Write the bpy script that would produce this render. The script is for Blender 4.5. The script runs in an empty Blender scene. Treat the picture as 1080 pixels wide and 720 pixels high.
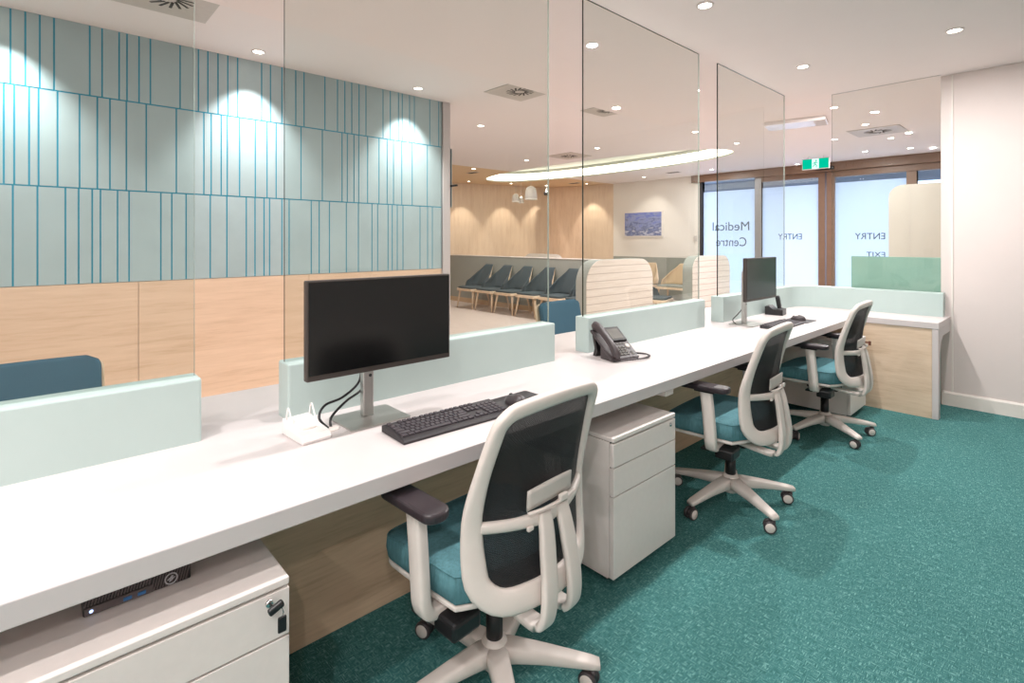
import bpy, bmesh, math, random
from mathutils import Vector, Matrix
random.seed(7)
SC = bpy.context.scene
COL = SC.collection
PI = math.pi
def R(d): return math.radians(d)

# ---------------------------------------------------------------- colours / materials
def lin(c):
    r = []
    for v in c:
        v /= 255.0
        r.append(v / 12.92 if v <= .04045 else ((v + .055) / 1.055) ** 2.4)
    return (r[0], r[1], r[2], 1.0)

class NT:
    def __init__(self, name):
        self.m = bpy.data.materials.new(name); self.m.use_nodes = True
        self.t = self.m.node_tree; self.t.nodes.clear()
        self.out = self.n('ShaderNodeOutputMaterial')
    def n(self, typ, **kw):
        x = self.t.nodes.new(typ)
        for k, v in kw.items():
            if k in x.inputs.keys() if isinstance(k, str) else False: x.inputs[k].default_value = v
            else: setattr(x, k, v)
        return x
    def l(self, a, b): self.t.links.new(a, b)
    def surf(self, sock): self.l(sock, self.out.inputs['Surface'])

def pbsdf(nt, color=None, rough=.5, metal=0., spec=.5):
    b = nt.n('ShaderNodeBsdfPrincipled')
    if color is not None: b.inputs['Base Color'].default_value = color
    b.inputs['Roughness'].default_value = rough
    b.inputs['Metallic'].default_value = metal
    b.inputs['Specular IOR Level'].default_value = spec
    nt.surf(b.outputs[0]); return b

def coords(nt, scale=(1, 1, 1)):
    tc = nt.n('ShaderNodeTexCoord'); mp = nt.n('ShaderNodeMapping')
    mp.inputs['Scale'].default_value = scale
    nt.l(tc.outputs['Object'], mp.inputs['Vector'])
    return mp.outputs[0]

def ramp(nt, fac, stops):
    r = nt.n('ShaderNodeValToRGB'); e = r.color_ramp.elements
    while len(e) < len(stops): e.new(.5)
    for i, (p, c) in enumerate(stops): e[i].position = p; e[i].color = c
    nt.l(fac, r.inputs['Fac']); return r.outputs['Color']

def noise(nt, vec, scale, detail=3, rough=.55):
    n = nt.n('ShaderNodeTexNoise')
    n.inputs['Scale'].default_value = scale; n.inputs['Detail'].default_value = detail
    n.inputs['Roughness'].default_value = rough
    nt.l(vec, n.inputs['Vector']); return n.outputs['Fac']

def bump(nt, b, h, strength=.1, dist=.01):
    bp = nt.n('ShaderNodeBump'); bp.inputs['Strength'].default_value = strength
    bp.inputs['Distance'].default_value = dist
    nt.l(h, bp.inputs['Height']); nt.l(bp.outputs[0], b.inputs['Normal'])

def plain(name, rgb, rough=.5, metal=0., var=.03, scale=30., bmp=0., spec=.5):
    nt = NT(name); c = lin(rgb)
    b = pbsdf(nt, c, rough, metal, spec)
    f = noise(nt, coords(nt), scale)
    lo = tuple(v * (1 - var) for v in c[:3]) + (1,); hi = tuple(min(1, v * (1 + var)) for v in c[:3]) + (1,)
    nt.l(ramp(nt, f, [(.3, lo), (.7, hi)]), b.inputs['Base Color'])
    if bmp: bump(nt, b, f, bmp, .003)
    return nt.m

def fabric(name, rgb, var=.22, scale=260., rough=.9, streak=(1, 1, 1)):
    nt = NT(name); c = lin(rgb); b = pbsdf(nt, c, rough, 0, .25)
    v = coords(nt, streak)
    f = noise(nt, v, scale, 4, .7)
    lo = tuple(x * (1 - var) for x in c[:3]) + (1,); hi = tuple(min(1, x * (1 + var)) for x in c[:3]) + (1,)
    nt.l(ramp(nt, f, [(.3, lo), (.7, hi)]), b.inputs['Base Color'])
    bump(nt, b, f, .25, .002); return nt.m

def wood(name, base, dark, scale=(1, 1, 1), rough=.45, contrast=.5, vert=False, seams=None):
    nt = NT(name); a, d = lin(base), lin(dark)
    b = pbsdf(nt, a, rough, 0, .35)
    v = coords(nt, scale)
    f = noise(nt, v, 6, 6, .62)
    f2 = noise(nt, v, 28, 4, .6)
    mx = nt.n('ShaderNodeMath', operation='MULTIPLY_ADD'); nt.l(f2, mx.inputs[0]); mx.inputs[1].default_value = .35
    m2 = nt.n('ShaderNodeMath', operation='MULTIPLY'); nt.l(f, m2.inputs[0]); m2.inputs[1].default_value = .65
    nt.l(m2.outputs[0], mx.inputs[2])
    mid = tuple((x * .6 + y * .4) for x, y in zip(a, d))
    col = ramp(nt, mx.outputs[0], [(.36, d), (.47, mid), (.62, a)])
    nt.l(col, b.inputs['Base Color'])
    bump(nt, b, mx.outputs[0], .05, .002)
    return nt.m

def emis(name, rgb, strength):
    nt = NT(name); e = nt.n('ShaderNodeEmission'); e.inputs['Color'].default_value = lin(rgb)
    e.inputs['Strength'].default_value = strength; nt.surf(e.outputs[0]); return nt.m

def glass_mat(name, tint, refl=.06, rough=.0):
    nt = NT(name)
    tr = nt.n('ShaderNodeBsdfTransparent'); tr.inputs[0].default_value = tint
    gl = nt.n('ShaderNodeBsdfGlossy'); gl.inputs['Roughness'].default_value = rough
    gl.inputs['Color'].default_value = (.95, .97, .96, 1)
    fr = nt.n('ShaderNodeFresnel'); fr.inputs['IOR'].default_value = 1.38
    mu = nt.n('ShaderNodeMath', operation='MULTIPLY'); mu.inputs[1].default_value = refl / .04
    mu.use_clamp = True
    geo = nt.n('ShaderNodeNewGeometry')
    inv = nt.n('ShaderNodeMath', operation='SUBTRACT'); inv.inputs[0].default_value = 1.0
    nt.l(geo.outputs['Backfacing'], inv.inputs[1])
    m2 = nt.n('ShaderNodeMath', operation='MULTIPLY'); nt.l(inv.outputs[0], m2.inputs[1])
    nt.l(fr.outputs[0], mu.inputs[0]); nt.l(mu.outputs[0], m2.inputs[0])
    mx = nt.n('ShaderNodeMixShader'); nt.l(m2.outputs[0], mx.inputs[0])
    nt.l(tr.outputs[0], mx.inputs[1]); nt.l(gl.outputs[0], mx.inputs[2]); nt.surf(mx.outputs[0])
    return nt.m

M = {}
M['white_lam'] = plain('white_laminate', (207, 198, 197), .33, var=.015, scale=8)
M['bezel'] = plain('monitor_shell', (62, 54, 50), .45, var=.05)
M['cove_in'] = plain('cove_inner_paint', (206, 208, 200), .8, var=.01)
M['end_trim'] = plain('grey_trim_paint', (196, 188, 188), .5, var=.01)
M['edge_pale'] = plain('pale_glass_edge', (150, 160, 152), .25)
M['white_ped'] = plain('white_powder_coat', (232, 221, 216), .4, var=.015, scale=40)
M['gap'] = plain('dark_gap', (60, 56, 54), .8)
M['paint'] = plain('wall_paint', (224, 211, 207), .75, var=.015, scale=3)
M['paint_white'] = plain('white_paint', (232, 226, 219), .7, var=.015, scale=3)
M['trim'] = plain('trim_paint', (232, 224, 217), .45, var=.01)
M['mint'] = plain('mint_laminate', (180, 196, 193), .42, var=.02, scale=5)
M['mint_glass'] = plain('mint_back_painted_glass', (150, 180, 167), .08, var=.05, scale=3)
M['slat'] = plain('sage_panel', (167, 185, 189), .38, var=.05, scale=4)
M['groove'] = plain('teal_groove', (6, 142, 172), .5)
M['sage'] = plain('sage_grey_paint', (156, 160, 152), .6, var=.03, scale=4)
M['beige'] = plain('cream_laminate', (196, 189, 178), .5, var=.02, scale=3)
M['plastic'] = plain('off_white_plastic', (220, 209, 202), .42, var=.015, scale=20)
M['black'] = plain('black_plastic', (26, 24, 26), .4, var=.1)
M['key'] = plain('key_cap', (62, 55, 60), .5, var=.1)
M['kb_body'] = plain('keyboard_shell', (44, 39, 42), .5, var=.1)
M['mauve'] = plain('worn_arm_pad', (52, 44, 48), .33, var=.1)
M['phone'] = plain('phone_plastic', (66, 58, 60), .38, var=.06)
M['phone_lcd'] = plain('grey_lcd', (112, 110, 106), .15, var=.1)
M['steel'] = plain('brushed_steel', (190, 188, 184), .32, .85, var=.06, scale=12)
M['screen'] = plain('black_glass_screen', (12, 12, 13), .2, var=.02, spec=.6)
M['chrome'] = plain('chrome', (200, 200, 200), .15, 1.)
M['red_brown'] = plain('key_fob_brown', (110, 58, 40), .5)
M['brown'] = plain('bronze_frame', (122, 94, 76), .45, var=.06, scale=10)
M['dark_frame'] = plain('dark_bronze_frame', (46, 48, 54), .45)
M['grey_frame'] = plain('grey_aluminium', (142, 140, 142), .4, .3, var=.05)
M['blue_fab'] = fabric('blue_wool', (70, 102, 120), .12, 300)
M['teal_fab'] = fabric('dark_teal_wool', (74, 84, 87), .12, 300)
M['tan_fab'] = fabric('tan_vinyl', (204, 178, 146), .05, 100, .6)
M['seat_fab'] = fabric('teal_seat_fabric', (88, 132, 140), .22, 110, .9, (1, 1, .25))
M['shadow_mesh'] = None
M['wood_dado'] = wood('oak_veneer_horizontal', (229, 199, 175), (211, 179, 152), (1, .22, 3.2), .4)
M['wood_ret'] = wood('oak_veneer_return', (226, 202, 178), (206, 178, 150), (.35, 1, 3.0), .4)
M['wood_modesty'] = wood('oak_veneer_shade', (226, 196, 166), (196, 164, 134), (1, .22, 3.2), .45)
M['wood_wall'] = wood('oak_lining_vertical', (230, 206, 180), (214, 186, 158), (2.6, 2.6, .25), .5)
M['wood_leg'] = wood('ash_timber', (232, 210, 182), (212, 184, 154), (3, 3, .6), .45)
M['lens'] = emis('lamp_lens', (255, 246, 232), 26.)
M['cove'] = emis('cove_wall_glow', (255, 246, 226), 6.0)  # emission standing in for cove light falling on the recess wall
M['exit_green'] = emis('exit_green', (0, 200, 160), 1.1)
M['exit_white'] = emis('exit_white', (225, 255, 250), 1.3)
M['led_white'] = emis('power_led', (190, 210, 255), 2.0)
M['usb'] = plain('usb_blue', (50, 110, 170), .4)
M['pc_grey'] = plain('pc_front_grey', (92, 84, 84), .45, var=.08)
M['logo'] = plain('silver_emblem', (205, 205, 210), .3, .3)
M['grille'] = plain('grille_grey', (196, 188, 182), .5)
M['letter'] = plain('grey_vinyl_letters', (86, 94, 96), .6)
M['letter_dark'] = plain('dark_vinyl_letters', (44, 50, 54), .6)
M['concrete'] = plain('outdoor_paving', (190, 192, 194), .9, var=.1)
M['soffit'] = plain('outdoor_soffit', (150, 158, 170), .8)
M['glass'] = glass_mat('clear_glass', (.935, .957, .947, 1), .06)
M['glass_ext'] = glass_mat('clear_window_glass', (.93, .95, .96, 1), .04)
M['glass_edge'] = plain('polished_glass_edge', (46, 52, 46), .2)
M['acrylic'] = plain('clear_white_plastic', (238, 232, 230), .15, var=.01)

def frosted():
    nt = NT('frosted_film')
    tl = nt.n('ShaderNodeBsdfTranslucent'); tl.inputs[0].default_value = (.93, .96, 1, 1)
    df = nt.n('ShaderNodeBsdfDiffuse'); df.inputs[0].default_value = (.8, .85, .9, 1)
    mx = nt.n('ShaderNodeMixShader'); mx.inputs[0].default_value = .12
    nt.l(tl.outputs[0], mx.inputs[1]); nt.l(df.outputs[0], mx.inputs[2]); nt.surf(mx.outputs[0])
    return nt.m
M['frost'] = frosted()

def mesh_fabric():
    nt = NT('black_mesh_fabric')
    d = nt.n('ShaderNodeBsdfPrincipled'); d.inputs['Base Color'].default_value = lin((34, 31, 33))
    d.inputs['Roughness'].default_value = .7
    tr = nt.n('ShaderNodeBsdfTransparent')
    v = coords(nt, (1, 1, 1))
    ck = nt.n('ShaderNodeTexChecker'); ck.inputs['Scale'].default_value = 330
    nt.l(v, ck.inputs['Vector'])
    mu = nt.n('ShaderNodeMath', operation='MULTIPLY'); mu.inputs[1].default_value = .42
    nt.l(ck.outputs['Fac'], mu.inputs[0])
    mx = nt.n('ShaderNodeMixShader'); nt.l(mu.outputs[0], mx.inputs[0])
    nt.l(d.outputs[0], mx.inputs[1]); nt.l(tr.outputs[0], mx.inputs[2]); nt.surf(mx.outputs[0])
    return nt.m
M['mesh'] = mesh_fabric()

def carpet():
    nt = NT('teal_woven_carpet'); b = pbsdf(nt, None, .95, 0, .15)
    vx = coords(nt, (34, 330, 1)); vy = coords(nt, (330, 34, 1)); v0 = coords(nt, (1, 1, 1))
    a = noise(nt, vx, 1., 3, .6); c = noise(nt, vy, 1., 3, .6)
    sel = noise(nt, v0, 60., 1, .5)
    st = ramp(nt, sel, [(.46, (0, 0, 0, 1)), (.54, (1, 1, 1, 1))])
    mx = nt.n('ShaderNodeMix'); mx.data_type = 'FLOAT'
    nt.l(st, mx.inputs[0]); nt.l(a, mx.inputs[2]); nt.l(c, mx.inputs[3])
    col = ramp(nt, mx.outputs[0], [(.34, lin((48, 96, 96))), (.52, lin((66, 118, 117))), (.69, lin((132, 180, 174)))])
    big = noise(nt, v0, 1.3, 2, .5)
    bc = ramp(nt, big, [(.3, (.93, .93, .93, 1)), (.7, (1.04, 1.04, 1.04, 1))])
    mm = nt.n('ShaderNodeMix'); mm.data_type = 'RGBA'; mm.blend_type = 'MULTIPLY'; mm.inputs[0].default_value = 1
    nt.l(col, mm.inputs[6]); nt.l(bc, mm.inputs[7])
    nt.l(mm.outputs[2], b.inputs['Base Color'])
    bump(nt, b, mx.outputs[0], .4, .004)
    return nt.m
M['carpet'] = carpet()
M['vinyl'] = wood('pale_timber_floor', (222, 208, 198), (208, 190, 178), (.4, 2.6, 1), .38)

def ceil_mat():
    nt = NT('ceiling_paint_tan_far_end'); b = pbsdf(nt, lin((228, 218, 210)), .8, 0, .3)
    tc = nt.n('ShaderNodeTexCoord'); sx = nt.n('ShaderNodeSeparateXYZ'); nt.l(tc.outputs['Object'], sx.inputs[0])
    lt = nt.n('ShaderNodeMath', operation='LESS_THAN'); nt.l(sx.outputs[0], lt.inputs[0]); lt.inputs[1].default_value = -8.17
    mx = nt.n('ShaderNodeMix'); mx.data_type = 'RGBA'; nt.l(lt.outputs[0], mx.inputs[0])
    mx.inputs[6].default_value = lin((238, 230, 229)); mx.inputs[7].default_value = lin((222, 194, 160))  # base colour turns tan at the far end
    nt.l(mx.outputs[2], b.inputs['Base Color']); return nt.m
M['ceil_wait'] = ceil_mat()
M['ceil'] = plain('ceiling_paint', (240, 229, 227), .8, var=.01, scale=2)

def plank_face():
    nt = NT('pale_plank_laminate'); b = pbsdf(nt, None, .5, 0, .3)
    tc = nt.n('ShaderNodeTexCoord'); sx = nt.n('ShaderNodeSeparateXYZ'); nt.l(tc.outputs['Object'], sx.inputs[0])
    md = nt.n('ShaderNodeMath', operation='MODULO'); nt.l(sx.outputs[2], md.inputs[0]); md.inputs[1].default_value = .095
    lt = nt.n('ShaderNodeMath', operation='LESS_THAN'); nt.l(md.outputs[0], lt.inputs[0]); lt.inputs[1].default_value = .009
    f = noise(nt, coords(nt, (1, .6, 7)), 5, 4)
    col = ramp(nt, f, [(.3, lin((222, 208, 196))), (.7, lin((234, 222, 212)))])
    mx = nt.n('ShaderNodeMix'); mx.data_type = 'RGBA'; nt.l(lt.outputs[0], mx.inputs[0])
    nt.l(col, mx.inputs[6]); mx.inputs[7].default_value = lin((186, 170, 158))
    nt.l(mx.outputs[2], b.inputs['Base Color']); return nt.m
M['plank'] = plank_face()

def sea():
    nt = NT('blue_seascape_print'); b = pbsdf(nt, None, .3, 0, .4)
    v = coords(nt, (2.2, 1, 6)); f = noise(nt, v, 2.2, 6, .65)
    tc = nt.n('ShaderNodeTexCoord'); sx = nt.n('ShaderNodeSeparateXYZ'); nt.l(tc.outputs['Object'], sx.inputs[0])
    ma = nt.n('ShaderNodeMath', operation='MULTIPLY_ADD'); nt.l(sx.outputs[2], ma.inputs[0]); ma.inputs[1].default_value = .45
    nt.l(f, ma.inputs[2])
    col = ramp(nt, ma.outputs[0], [(.30, lin((205, 205, 225))), (.42, lin((70, 90, 140))), (.54, lin((140, 150, 195))), (.66, lin((88, 108, 190))), (.85, lin((150, 165, 225)))])
    nt.l(col, b.inputs['Base Color']); return nt.m
M['sea'] = sea()

# ---------------------------------------------------------------- mesh builder
class MB:
    def __init__(self): self.bm = bmesh.new(); self.mi = 0
    def _add(self, tmp, smooth, mat=None):
        me = bpy.data.meshes.new('t')
        for f in tmp.faces: f.smooth = smooth; f.material_index = self.mi
        if mat is not None: bmesh.ops.transform(tmp, matrix=mat, verts=tmp.verts[:])
        tmp.to_mesh(me); tmp.free(); self.bm.from_mesh(me); bpy.data.meshes.remove(me)
        return self
    def box(self, c, s, bev=0., seg=2, rot=None, smooth=False):
        t = bmesh.new(); bmesh.ops.create_cube(t, size=1)
        bmesh.ops.scale(t, vec=s, verts=t.verts[:])
        if bev: bmesh.ops.bevel(t, geom=t.edges[:], offset=min(bev, min(s) * .49), segments=seg, affect='EDGES', profile=.5)
        m = Matrix.Translation(c)
        if rot: m = m @ Matrix.Rotation(rot[2], 4, 'Z') @ Matrix.Rotation(rot[1], 4, 'Y') @ Matrix.Rotation(rot[0], 4, 'X')
        return self._add(t, smooth, m)
    def b2(self, a, b, bev=0., seg=2):
        return self.box([(x + y) / 2 for x, y in zip(a, b)], [abs(y - x) for x, y in zip(a, b)], bev, seg)
    def prism(self, poly, z0, z1, bev=0., seg=2, mat=None, smooth=False, top_only=False):
        t = bmesh.new()
        lo = [t.verts.new((x, y, z0)) for x, y in poly]; hi = [t.verts.new((x, y, z1)) for x, y in poly]
        n = len(poly)
        t.faces.new(lo[::-1]); t.faces.new(hi)
        for i in range(n): t.faces.new((lo[i], lo[(i + 1) % n], hi[(i + 1) % n], hi[i]))
        bmesh.ops.recalc_face_normals(t, faces=t.faces[:])
        if bev:
            ed = [e for e in t.edges if abs(e.verts[0].co.z - e.verts[1].co.z) < 1e-6 and (not top_only or e.verts[0].co.z > (z0 + z1) / 2)]
            bmesh.ops.bevel(t, geom=ed, offset=bev, segments=seg, affect='EDGES', profile=.5)
        return self._add(t, smooth, mat)
    def sweep(self, pts, frames, closed=False, n=12, power=2.0):
        """pts: positions; frames: (ax, ay, ra, rb) per point"""
        t = bmesh.new(); rings = []
        for p, (ax, ay, ra, rb) in zip(pts, frames):
            ring = []
            for k in range(n):
                a = 2 * PI * k / n; ca, sa = math.cos(a), math.sin(a)
                u = math.copysign(abs(ca) ** (2 / power), ca) * ra; v = math.copysign(abs(sa) ** (2 / power), sa) * rb
                ring.append(t.verts.new(Vector(p) + ax * u + ay * v))
            rings.append(ring)
        m = len(rings)
        for i in range(m if closed else m - 1):
            A, B = rings[i], rings[(i + 1) % m]
            for k in range(n): t.faces.new((A[k], A[(k + 1) % n], B[(k + 1) % n], B[k]))
        if not closed: t.faces.new(rings[0][::-1]); t.faces.new(rings[-1])
        bmesh.ops.recalc_face_normals(t, faces=t.faces[:])
        return self._add(t, True)
    def tube(self, pts, r, n=10, closed=False, flat=1., up=(0, 0, 1), power=2.0):
        pts = [Vector(p) for p in pts]; m = len(pts); fr = []
        up = Vector(up)
        for i, p in enumerate(pts):
            a = pts[(i - 1) % m] if (closed or i > 0) else p
            b = pts[(i + 1) % m] if (closed or i < m - 1) else p
            T = (b - a).normalized()
            ax = T.cross(up)
            if ax.length < 1e-3: ax = T.cross(Vector((1, 0, 0)))
            ax.normalize(); ay = ax.cross(T).normalized()
            rr = r[i] if isinstance(r, (list, tuple)) else r
            fr.append((ax, ay, rr, rr * flat))
        return self.sweep(pts, fr, closed, n, power)
    def lathe(self, prof, c=(0, 0, 0), n=24, mat=None, smooth=True, ring=False):
        t = bmesh.new(); rings = []
        for r, z in prof:
            rings.append([t.verts.new((max(r, 1e-5) * math.cos(2 * PI * k / n), max(r, 1e-5) * math.sin(2 * PI * k / n), z)) for k in range(n)])
        for A, B in zip(rings, rings[1:]):
            for k in range(n): t.faces.new((A[k], A[(k + 1) % n], B[(k + 1) % n], B[k]))
        if ring:
            for k in range(n): t.faces.new((rings[-1][k], rings[-1][(k + 1) % n], rings[0][(k + 1) % n], rings[0][k]))
        else: t.faces.new(rings[0][::-1]); t.faces.new(rings[-1])
        bmesh.ops.recalc_face_normals(t, faces=t.faces[:])
        m = Matrix.Translation(c)
        if mat is not None: m = m @ mat
        return self._add(t, smooth, m)
    def grid(self, f, nu, nv, thick=0., smooth=True):
        t = bmesh.new()
        V = [[t.verts.new(f(i / nu, j / nv)) for j in range(nv + 1)] for i in range(nu + 1)]
        for i in range(nu):
            for j in range(nv): t.faces.new((V[i][j], V[i + 1][j], V[i + 1][j + 1], V[i][j + 1]))
        bmesh.ops.recalc_face_normals(t, faces=t.faces[:])
        if thick: bmesh.ops.solidify(t, geom=t.faces[:], thickness=thick)
        return self._add(t, smooth)
    def mat(self, i): self.mi = i; return self
    def build(self, name, mats, parent=None, loc=None, rotz=0, autosmooth=None):
        me = bpy.data.meshes.new(name); self.bm.to_mesh(me); self.bm.free()
        for m in (mats if isinstance(mats, (list, tuple)) else [mats]): me.materials.append(m)
        o = bpy.data.objects.new(name, me); COL.objects.link(o)
        if parent is not None: o.parent = parent
        if loc is not None: o.location = loc
        o.rotation_euler = (0, 0, rotz)
        return o

def rrect(w, h, r, n=5, cx=0, cy=0):
    pts = []
    for (sx, sy, a0) in ((1, 1, 0), (-1, 1, 90), (-1, -1, 180), (1, -1, 270)):
        for k in range(n + 1):
            a = R(a0 + 90 * k / n)
            pts.append((cx + sx * (w / 2 - r) + r * math.cos(a), cy + sy * (h / 2 - r) + r * math.sin(a)))
    return pts
XZ = Matrix(((1, 0, 0, 0), (0, 0, -1, 0), (0, 1, 0, 0), (0, 0, 0, 1)))        # poly (x,y)->(x,z), extrude along -y
YZ = Matrix(((0, 0, 1, 0), (1, 0, 0, 0), (0, 1, 0, 0), (0, 0, 0, 1)))         # poly (x,y)->(y,z), extrude along +x

def dense(pts, step=.03):
    out = []
    for a, b in zip(pts, pts[1:] + pts[:1]):
        k = max(1, int(math.hypot(b[0] - a[0], b[1] - a[1]) / step))
        out += [(a[0] + (b[0] - a[0]) * i / k, a[1] + (b[1] - a[1]) * i / k) for i in range(k)]
    return out

def tag(o, label=None, cat=None, group=None, kind=None):
    if label: o['label'] = label
    if cat: o['category'] = cat
    if group: o['group'] = group
    if kind: o['kind'] = kind
    return o
def empty(name, loc, rz=0, label=None, cat=None, group=None):
    o = bpy.data.objects.new(name, None); COL.objects.link(o); o.empty_display_size = .1
    o.location = loc; o.rotation_euler = (0, 0, rz)
    return tag(o, label, cat, group)
def struct(o, label, cat=None): return tag(o, label, cat, None, 'structure')
def kids(o): return [c for c in bpy.data.objects if c.parent == o]
def copy_tree(o, parent=None):
    c = o.copy(); COL.objects.link(c); c.parent = parent
    for ch in kids(o): copy_tree(ch, c)
    return c

# ---------------------------------------------------------------- camera (level, shifted)
F, H, HY = 552., 1.375, 254.
TH = math.atan(601 / 552.)
cam = bpy.data.cameras.new('camera'); camo = bpy.data.objects.new('camera', cam); COL.objects.link(camo)
cam.sensor_width = 36; cam.lens = 36 * F / 1080; cam.shift_y = (HY - 360) / 1080
cam.clip_start = .05; cam.clip_end = 100
camo.location = (0, 0, H); camo.rotation_euler = (PI / 2, 0, TH)
SC.camera = camo
cT, sT = math.cos(TH), math.sin(TH)
def yatX(px, X):
    t = (px - 540) / F; return -X * (cT + sT * t) / (sT - cT * t)

# ---------------------------------------------------------------- setting
ZC, ZW = 2.7626, 2.84       # reception / waiting ceilings
XT = -4.56                  # face of the slatted wall
DT = .745                   # desk top
struct(MB().b2((-1.80, -2.2, -.12), (2.4, 5.72, 0)).build('floor', M['carpet']), 'teal woven carpet of the staff area')
struct(MB().b2((-13, -2.2, -.12), (-1.80, 11.3, 0)).b2((-1.80, 5.72, -.12), (2.6, 11.3, 0)).build('floor', M['vinyl']), 'pale timber look floor of the waiting room')
struct(MB().b2((-3.43, -2.2, ZC), (2.5, 5.72, ZC + .3)).build('ceiling', M['ceil']), 'lower ceiling over the staff area')
# waiting ceiling with an oval recess
OC, OA, OB, OP = (-6.82, 8.36), 2.97, .93, 2.25
def oval(k, n, s=1.):
    a = 2 * PI * k / n; ca, sa = math.cos(a), math.sin(a)
    return (OC[0] + s * OA * math.copysign(abs(ca) ** (2 / OP), ca), OC[1] + (OB + (s - 1) * OA) * math.copysign(abs(sa) ** (2 / OP), sa))
def ceiling_wait():
    mb = MB(); t = bmesh.new(); n = 120
    x0, x1, y0, y1 = -13, 2.6, 3.0, 11.3
    inner = [oval(k, n) for k in range(n)]
    outer = []
    for (x, y) in inner:
        dx, dy = x - OC[0], y - OC[1]; m = 1e9
        if dx > 1e-9: m = min(m, (x1 - OC[0]) / dx)
        if dx < -1e-9: m = min(m, (x0 - OC[0]) / dx)
        if dy > 1e-9: m = min(m, (y1 - OC[1]) / dy)
        if dy < -1e-9: m = min(m, (y0 - OC[1]) / dy)
        outer.append([OC[0] + dx * m, OC[1] + dy * m])
    for cx in (x0, x1):
        for cy in (y0, y1):
            j = min(range(n), key=lambda i: (outer[i][0] - cx) ** 2 + (outer[i][1] - cy) ** 2); outer[j] = [cx, cy]
    I = [t.verts.new((x, y, ZW)) for x, y in inner]; O = [t.verts.new((x, y, ZW)) for x, y in outer]
    for k in range(n):
        f = t.faces.new((I[k], O[k], O[(k + 1) % n], I[(k + 1) % n]))
    for f in t.faces:
        f.normal_update()
        if f.normal.z > 0: f.normal_flip()
    mb._add(t, False)
    mb.b2((-13, -2.2, ZW), (-3.43, 3.0, ZW + .02))
    return mb.build('ceiling', M['ceil_wait'])
struct(ceiling_wait(), 'pale waiting room ceiling, oak toned at its far end')

# oval cove recess
cove = empty('cove_light', (OC[0], OC[1], ZW), 0, 'long oval recessed cove light glowing white in the waiting room ceiling', 'ceiling light')
def ov_ring(z0, z1, s=1., n=120):
    t = bmesh.new()
    A = [t.verts.new((oval(k, n, s)[0] - OC[0], oval(k, n, s)[1] - OC[1], z0)) for k in range(n)]
    B = [t.verts.new((v.co.x, v.co.y, z1)) for v in A]
    for k in range(n): t.faces.new((A[(k + 1) % n], A[k], B[k], B[(k + 1) % n]))
    return t, B
mb = MB(); t, B = ov_ring(.0, .03); mb._add(t, True); t, B = ov_ring(.185, .245); t.faces.new(B); mb._add(t, True)
mb.build('recess', M['cove_in'], cove)
mb = MB(); t, B = ov_ring(.03, .185); mb._add(t, True); tag(mb.build('wall_glow_band', M['cove'], cove), 'glowing white band standing in for light on the cove wall')  # side wall itself emits, in place of being lit by the cove

# left wall with cladding
struct(MB().b2((XT - .18, -2.2, 0), (XT - .012, 3.19, ZW)).build('wall_left', M['paint']), 'wall behind the sage cladding')
ZR = [1.087, 1.73, 2.362, ZW]
rows = {2: [11, 26.7, 42, 57, 94.7, 107.7, 125.7, 134, 146.7, 158.7, 190, 209.3, 219.3, 230, 240.3, 250.7, 276, 285.3, 297.3, 312, 320.7, 342.7, 356, 363.7, 371, 378.7, 386, 404, 411.7, 420.3, 424.3, 432, 437, 453.3, 462.7, 468.7, 474],
        1: [4, 15, 30.7, 40.7, 60.7, 84, 102.7, 116, 133.3, 154.3, 186, 215, 222.7, 233.3, 239.7, 252.7, 269.3, 281.7, 291.3, 317.5, 340, 360.7, 366.3, 373.3, 378.3, 387.7, 399.7, 408.3, 415, 423.7, 434.7, 450.7, 466.7, 470, 476.3],
        0: [13.5, 39.5, 69, 83, 97.3, 106, 124, 136.2, 169.7, 181.2, 196.3, 221.8, 239.3, 259.8, 269, 278.5, 284.3, 297.3, 305, 328.3, 336.7, 347.5, 365.3, 378, 392.3, 398.3, 409.3, 413.7, 419, 425, 443, 451, 456, 469.7]}
G = .0095
mb = MB(); mb.mat(1).b2((XT - .012, -2.2, ZR[0]), (XT - .0025, 3.18, ZW - .001)); mb.mat(0)
for r, xs in rows.items():
    ys = [yatX(p, XT) for p in xs]
    y = ys[0]
    while y > -2.1: y -= random.choice([.09, .13, .13, .2, .3]); ys.insert(0, y)
    ys.append(3.18 + G / 2)
    for a, b in zip(ys, ys[1:]):
        mb.b2((XT - .006, a + G / 2, ZR[r] + (G / 2 if r else 0)), (XT, b - G / 2, ZR[r + 1] - (G / 2 if r < 2 else .001)))
tag(mb.build('trim_1', [M['slat'], M['groove']]), 'three rows of upright sage panels with teal grooves', None, None, 'structure')
mb = MB(); yy = -2.2
for k, y1 in enumerate((-.85, yatX(146, XT), yatX(146, XT) + 1.22, 3.18)):
    mb.b2((XT - .012, yy + .002, .0), (XT + .002, y1 - .002, ZR[0] - .004)); yy = y1
tag(mb.build('trim_2', M['wood_dado']), 'oak veneer dado below the sage panels', None, None, 'structure')
tag(MB().b2((XT - .18, 3.19, 0), (XT + .02, 3.28, ZW - .001), .004).build('trim_3', M['end_trim']), 'pale upright end trim of the clad wall', None, None, 'structure')

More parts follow.
